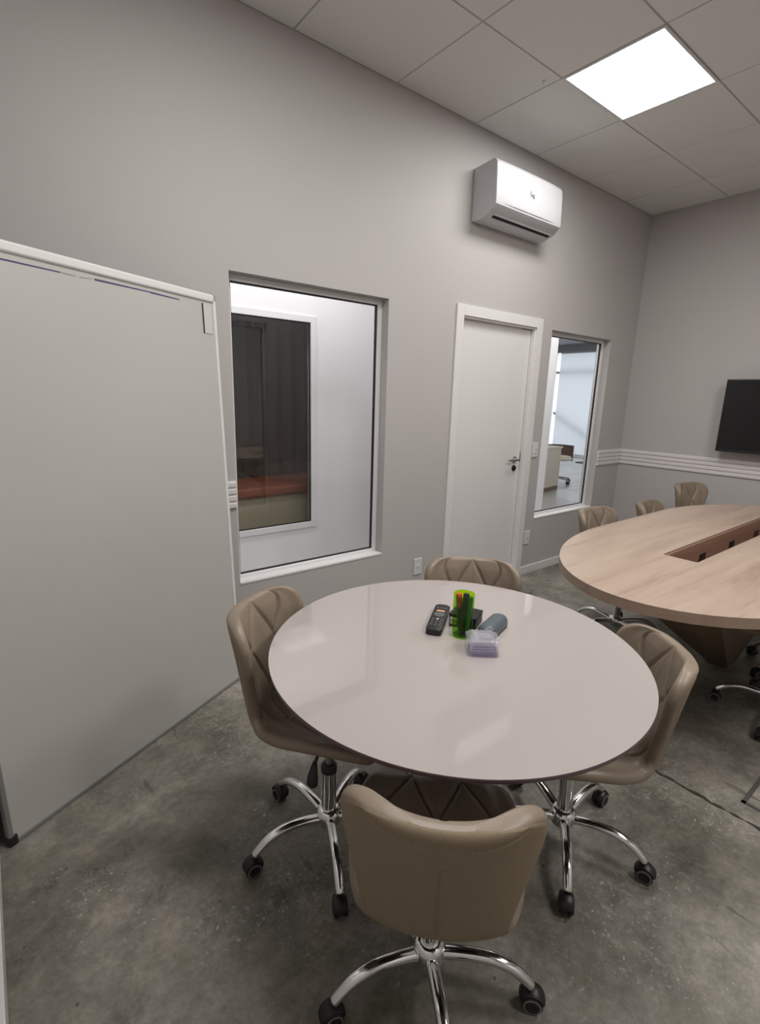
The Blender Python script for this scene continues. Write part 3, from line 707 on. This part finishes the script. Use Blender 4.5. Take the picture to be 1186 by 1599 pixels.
for k in list(P0): bpy.data.objects.remove(P0[k], do_unlink=True)

# ------------------------------------------------------------------ things on the round table
Z0 = TZ
# remote control
rc = empty('remote_control', (1.113, -1.384, Z0), math.radians(36))
bm = prism(bmesh.new(), rrect(0.205, 0.050, 0.012), 0.002, 0.020, 0.004); obj('body', bm, 'black_plastic', rc, True, 40)
obj('power_key', bx(bmesh.new(), 0.040, 0.050, -0.014, 0.014, 0.0195, 0.0215, 0.001), 'orange_key', rc)
bm = lathe(bmesh.new(), [(0, 0.0195), (0.019, 0.0195), (0.018, 0.0215), (0, 0.0218)], 24, Matrix.Translation((0.015, 0, 0))); obj('direction_pad', bm, 'grey_key', rc, True, 40)
for i in range(4):
    for j in (-1, 0, 1):
        obj('key', bx(bmesh.new(), -0.020 - i * 0.015 - 0.004, -0.020 - i * 0.015 + 0.004, j * 0.014 - 0.004, j * 0.014 + 0.004, 0.0195, 0.0212, 0.001), 'sticker' if (i, j) == (0, 0) else 'grey_key', rc)
for j in (-1, 0, 1): obj('key', bx(bmesh.new(), 0.066, 0.074, j * 0.014 - 0.005, j * 0.014 + 0.005, 0.0195, 0.0212, 0.001), 'grey_key', rc)
tag(rc, 'black television remote control with an orange key on the round table', 'remote control')

# green cup with markers
CX, CY = 1.109, -1.492; ch = 0.138; cr = 0.031
cup = empty('pen_cup', (CX, CY, Z0))
bm = lathe(bmesh.new(), [(0, 0.0), (cr - 0.001, 0.0), (cr, 0.002), (cr + 0.002, ch), (cr, ch), (cr - 0.002, 0.005), (0, 0.005)], 40); obj('cup_wall', bm, 'green_plastic', cup, True, 40)
tag(cup, 'translucent lime green cylinder cup full of markers', 'cup')
def marker(bx_, by_, ang, lean, ln, cap, label, grp='markers in the green cup'):
    r = empty('marker', (CX + bx_, CY + by_, Z0 + 0.009)); r.rotation_euler = (0, lean, ang)
    bm = lathe(bmesh.new(), [(0, 0), (0.0085, 0), (0.009, 0.002), (0.009, ln * 0.62), (0.007, ln * 0.64), (0, ln * 0.64)], 14); obj('barrel', bm, 'black_plastic' if cap != 'green_cap' else 'green_cap', r, True, 40)
    bm = lathe(bmesh.new(), [(0, ln * 0.64), (0.0098, ln * 0.64), (0.0095, ln - 0.004), (0.007, ln), (0, ln)], 14); obj('cap', bm, cap, r, True, 40)
    tag(r, label, 'marker', grp)
marker(0.003, 0.008, math.radians(140), 0.10, 0.126, 'red_cap', 'marker with a red cap standing in the green cup')
marker(-0.008, -0.004, math.radians(-20), 0.08, 0.132, 'black_plastic', 'black capped marker in the middle of the green cup')
marker(0.006, -0.012, math.radians(-60), 0.05, 0.122, 'green_cap', 'marker with a dark green cap in the green cup')
marker(0.015, 0.006, math.radians(190), 0.12, 0.108, 'orange_cap', 'shorter marker with an orange cap in the green cup')

# black box with a metal clasp, eraser, acrylic dispenser
bb = empty('black_box', (1.183, -1.440, Z0), math.radians(25))
obj('body', bx(bmesh.new(), -0.040, 0.040, -0.045, 0.045, 0.0, 0.033, 0.003), 'black_plastic', bb)
obj('lid', bx(bmesh.new(), -0.041, 0.041, -0.046, 0.046, 0.0335, 0.040, 0.002), 'black_matte', bb)
obj('clasp', bx(bmesh.new(), -0.050, -0.038, 0.016, 0.040, 0.008, 0.030, 0.002), 'alu', bb)
tag(bb, 'small black box with a metal clasp behind the green cup', 'box')
er = empty('board_eraser', (1.212, -1.530, Z0), math.radians(18))
def capsule(L_, W_, n=10): return rrect(L_, W_, W_ / 2 - 0.001, n)
bm = bmesh.new(); lev_ = [(1.0, 0.008), (1.0, 0.016), (0.97, 0.022), (0.90, 0.028), (0.76, 0.033), (0.55, 0.0365), (0.28, 0.038)]
rg = [[bm.verts.new((x * (1 - (1 - k_) * 0.42), y * k_, z)) for x, y in capsule(0.155, 0.058)] for k_, z in lev_]
for A, B in zip(rg, rg[1:]):
    for k in range(len(A)): bm.faces.new((A[k], A[(k + 1) % len(A)], B[(k + 1) % len(B)], B[k]))
bm.faces.new(rg[0][::-1]); bm.faces.new(rg[-1]); obj('grip', bm, 'slate_grey', er, True, 60)
bm = prism(bmesh.new(), capsule(0.153, 0.056), 0.0, 0.008); obj('felt_pad', bm, 'slate_dark', er)
tag(er, 'grey rounded board eraser lying on the round table', 'eraser')
dp = empty('acrylic_dispenser', (1.083, -1.594, Z0), math.radians(-40))
bm = prism(bmesh.new(), rrect(0.092, 0.080, 0.014), 0.0, 0.046, 0.008, seg=3); obj('shell', bm, 'clear_acrylic', dp, True, 40)
bm = prism(bmesh.new(), rrect(0.070, 0.058, 0.012), 0.006, 0.042, 0.006, seg=2); obj('inner_tray', bm, 'clear_acrylic', dp, True, 40)
for k in range(4): obj('rib', bx(bmesh.new(), -0.034, 0.036, -0.0425, -0.039, 0.004 + k * 0.0085, 0.0080 + k * 0.0085, 0.001, 1), 'acrylic_rib', dp)
tag(dp, 'clear acrylic clip dispenser with ribbed front beside the green cup', 'dispenser')

# ------------------------------------------------------------------ corridor behind the windows
CY1 = 0.87; CXE = 5.05; CH = 2.75
tag(box('floor_corridor', 'office_tile', XL - 0.2, CXE + 0.05, WT, CY1, -0.1, 0.0), 'pale corridor floor beyond the windows', 'floor', kind='structure')
FW = (1.005, 1.995, 0.455, 2.015)
bm = wall_cells(bmesh.new(), (XL - 0.2, CXE), (0, CH), [FW], mk_y(CY1, CY1 + 0.12))
tag(obj('wall_corridor', bm, 'corr_white'), 'white corridor wall seen through the large window', 'wall', kind='structure')
tag(box('wall_corridor_end', 'corr_white', XL - 0.3, XL - 0.2, WT, CY1 + 0.1, 0, CH), 'white end wall of the corridor', 'wall', kind='structure')
tag(box('ceiling_corridor', 'corr_white', XL - 0.3, CXE, WT, CY1 + 0.12, CH, CH + 0.1), 'white corridor ceiling', 'ceiling', kind='structure')
ceiling_panel(0.5, 2.4, 0.20, 0.42, CH - 0.026, 'panel light in the corridor ceiling', 'corr_light')
ceiling_panel(3.9, 4.8, 0.25, 0.65, CH - 0.026, 'panel light in the corridor ceiling near the office', 'corr_light')
window('window_3', FW, 'dark window across the corridor seen through the large window', y0=CY1 - 0.012, gl='dark_glass', fw_=0.045)
# unlit room behind the dark window
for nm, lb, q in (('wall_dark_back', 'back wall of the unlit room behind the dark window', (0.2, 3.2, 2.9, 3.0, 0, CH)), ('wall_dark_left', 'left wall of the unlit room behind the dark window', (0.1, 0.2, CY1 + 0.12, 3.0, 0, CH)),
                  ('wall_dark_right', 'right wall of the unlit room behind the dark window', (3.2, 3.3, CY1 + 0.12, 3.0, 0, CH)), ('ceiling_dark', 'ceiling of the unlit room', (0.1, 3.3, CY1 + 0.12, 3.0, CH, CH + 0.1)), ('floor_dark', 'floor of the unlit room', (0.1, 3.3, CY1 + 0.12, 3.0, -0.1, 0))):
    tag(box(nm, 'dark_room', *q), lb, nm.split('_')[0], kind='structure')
cu = empty('curtain', (1.9, 1.75, 0)); bm = bmesh.new(); N = 120
lo = []; hi = []
for k in range(N + 1):
    x = -0.75 + 1.5 * k / N; y = 0.020 * math.sin(k * 0.55) + 0.006 * math.sin(k * 1.7)
    lo.append(bm.verts.new((x, y, 0.02))); hi.append(bm.verts.new((x, y, 2.72)))
for k in range(N): bm.faces.new((lo[k], lo[k + 1], hi[k + 1], hi[k]))
bmesh.ops.solidify(bm, geom=bm.faces[:], thickness=0.004)
obj('curtain_cloth', bm, 'dark_curtain', cu, True)
obj('curtain_rail', bx(bmesh.new(), -0.8, 0.8, -0.03, 0.03, 2.72, 2.75), 'steel', cu)
tag(cu, 'grey pleated curtain behind the dark window', 'curtain')
bn = empty('reflection_bench', (1.75, 1.45, 0))  # added solid, coloured like the reflections in the dark pane
obj('seat_top', bx(bmesh.new(), -0.75, 0.75, -0.28, 0.26, 0.66, 0.74, 0.02, 3), 'bench_top', bn)
obj('bench_body', bx(bmesh.new(), -0.72, 0.72, -0.25, 0.24, 0.0, 0.66, 0.004), 'bench_cream', bn)
tag(bn, 'cream bench with a reddish-brown top standing in for reflections in the dark window', 'bench')

# ------------------------------------------------------------------ bright office seen through window_2
OX0, OX1, OY0, OY1, OH = CXE, 12.42, -2.2, 8.2, 2.92
of = box('floor_office', 'office_joint', OX0, OX1 + 0.2, OY0, OY1, -0.12, -0.004)
tag(of, 'pale tiled floor of the office beyond the narrow window', 'floor', kind='structure')
tb = None; TS = 0.9
for i in range(9):
    for j in range(12):
        x, y = OX0 + TS * i, OY0 + TS * j
        if tb is None: o = obj('floor_tile', bx(bmesh.new(), 0.006, TS - 0.006, 0.006, TS - 0.006, -0.02, 0.0, 0.001, 1), 'office_tile', of); tb = o.data
        else: o = bpy.data.objects.new('floor_tile', tb); C.objects.link(o); o.parent = of
        o.location = (x, y, 0)
tag(box('ceiling_office', 'office_ceiling', CXE, OX1 + 0.1, OY0, OY1, OH, OH + 0.1), 'dark grey office ceiling', 'ceiling', kind='structure')
tag(box('wall_office_rear', 'office_wall', OX0 - 0.1, OX0, CY1 + 0.12, OY1, 0, OH), 'office wall behind the corridor', 'wall', kind='structure')
tag(box('wall_office_near', 'office_wall', XC + 0.12, OX1, OY0 - 0.1, OY0, 0, OH), 'near side wall of the office', 'wall', kind='structure')
tag(box('wall_office_far', 'office_wall', OX0, OX1, OY1, OY1 + 0.1, 0, OH), 'far side wall of the office', 'wall', kind='structure')
tag(box('wall_office_return', 'office_wall', XC + 0.12, XC + 0.16, OY0, WT, 0, OH), 'back of the television wall on the office side', 'wall', kind='structure')
tag(box('wall_facade_sill', 'office_wall', OX1, OX1 + 0.1, OY0, OY1, 0, 0.05), 'low sill of the office facade', 'wall', kind='structure')
tag(box('wall_facade_head', 'office_ceiling', OX1 - 0.02, OX1 + 0.1, OY0, OY1, 2.72, OH), 'dark head beam of the office facade', 'wall', kind='structure')
# facade bars: posts, transom, brace
for y in (OY0 + 0.1, 0.6, 2.7, 6.9):
    tag(box('trim_4', 'mullion', OX1 + 0.02, OX1 + 0.08, y - 0.03, y + 0.03, 0.05, 2.72), 'grey post of the office glass facade', 'facade post', 'facade posts', 'structure')
tag(box('trim_5', 'mullion', OX1 + 0.02, OX1 + 0.06, OY0, OY1, 2.18, 2.24), 'grey transom of the office glass facade', 'facade bar', kind='structure')
bm = tube(bmesh.new(), [(OX1 + 0.05, 5.7, 1.15), (OX1 + 0.05, 4.3, 0.45)], 0.035, 6)
tag(obj('trim_6', bm, 'mullion'), 'diagonal brace behind the office blinds', 'facade brace', kind='structure')
edges = [OY0 + 0.02, -1.1, 0.05, 1.1, 2.15, 3.2, 4.42, 5.62, 6.8, 8.0]
for a, b in zip(edges, edges[1:]):
    g = 0.05
    rb = empty('roller_blind', (OX1 - 0.06, (a + b) / 2, 0.06)); h2 = (b - a) / 2 - g
    bm = bmesh.new(); bm.faces.new([bm.verts.new((0, y_, z_)) for y_, z_ in ((-h2, 0.03), (h2, 0.03), (h2, 2.64), (-h2, 2.64))]); obj('blind_cloth', bm, 'roller_blind', rb)
    obj('bottom_bar', bx(bmesh.new(), -0.008, 0.010, -h2, h2, 0.0, 0.03, 0.002), 'plastic_white', rb)
    bm = tube(bmesh.new(), [(0, -h2, 2.645), (0, h2, 2.645)], 0.022, 12); obj('roller_tube', bm, 'plastic_white', rb, True, 40)
    tag(rb, 'backlit white roller blind filling the view through the narrow window' if a == 4.42 else 'white roller blind further along the office facade', 'roller blind', 'roller blinds of the office')
ceiling_panel(5.6, 6.2, -0.5, 0.1, OH - 0.03, 'unseen panel light added to brighten the office near the corridor', 'panel_light')  # added lamp out of view, lifts the office brightness
ceiling_panel(8.8, 9.4, 2.8, 3.4, OH - 0.03, 'unseen panel light added to brighten the office near the blinds', 'panel_light')  # second unseen lamp, added for more office light
# desk and chair in the office
dk_ = empty('office_desk', (7.42, 2.42, 0), math.radians(8))
obj('desk_panel', bx(bmesh.new(), -0.34, 0.22, -0.12, -0.09, 0.06, 0.70, 0.002), 'office_cream', dk_)
obj('desk_plinth', bx(bmesh.new(), -0.34, 0.22, -0.125, -0.07, 0.0, 0.06), 'office_brown', dk_)
obj('desk_side', bx(bmesh.new(), -0.36, -0.34, -0.12, 0.52, 0.0, 0.70, 0.002), 'office_cream', dk_)
obj('desk_side', bx(bmesh.new(), 0.22, 0.24, -0.12, 0.52, 0.0, 0.70, 0.002), 'office_cream', dk_)
obj('desk_top', bx(bmesh.new(), -0.37, 0.25, -0.14, 0.54, 0.70, 0.725, 0.003), 'office_cream', dk_)
tag(dk_, 'cream desk with a brown plinth in the bright office', 'desk')
oc = empty('office_chair', (8.25, 2.75, 0), math.radians(120))
bm = bmesh.new(); rows = []
for k in range(15):
    a = math.radians(200 + 140 * k / 14)
    rows.append([bm.verts.new((0.27 * math.cos(a), 0.27 * math.sin(a), z)) for z in (0.40, 0.54, 0.68)])
for A, B in zip(rows, rows[1:]):
    for j in range(2): bm.faces.new((A[j], B[j], B[j + 1], A[j + 1]))
bmesh.ops.solidify(bm, geom=bm.faces[:], thickness=0.04)
obj('backrest', bm, 'office_brown', oc, True, 40)
obj('seat', lathe(bmesh.new(), [(0, 0.42), (0.22, 0.42), (0.25, 0.45), (0.22, 0.49), (0, 0.5)], 24), 'office_cream', oc, True, 40)
obj('column', lathe(bmesh.new(), [(0, 0.08), (0.025, 0.08), (0.025, 0.42), (0, 0.42)], 12), 'steel', oc, True, 40)
for k in range(5):
    a = 2 * PI * k / 5; lg = obj('leg', tube(bmesh.new(), [(0.02 * math.cos(a), 0.02 * math.sin(a), 0.10), (0.27 * math.cos(a), 0.27 * math.sin(a), 0.07)], 0.015, 8), 'chrome', oc, True, 40)
    obj('wheel', lathe(bmesh.new(), [(0, -0.02), (0.03, -0.02), (0.03, 0.02), (0, 0.02)], 14, Matrix.Translation((0.27 * math.cos(a), 0.27 * math.sin(a), 0.03)) @ Matrix.Rotation(a, 4, 'Z') @ Matrix.Rotation(PI / 2, 4, 'X')), 'wheel_rubber', lg, True, 40)
tag(oc, 'brown swivel chair behind the cream desk in the bright office', 'chair')
lt = empty('low_table', (8.40, 1.93, 0))
obj('table_top', bx(bmesh.new(), -0.36, 0.36, -0.34, 0.34, 0.43, 0.45, 0.003), 'slate_dark', lt)
obj('column', lathe(bmesh.new(), [(0, 0.01), (0.03, 0.01), (0.03, 0.43), (0, 0.43)], 16), 'steel', lt, True, 40)
obj('base_disc', lathe(bmesh.new(), [(0, 0), (0.2, 0), (0.2, 0.01), (0, 0.015)], 28), 'slate_dark', lt, True, 40)
tag(lt, 'low dark table in the bright office beside the cream desk', 'table')
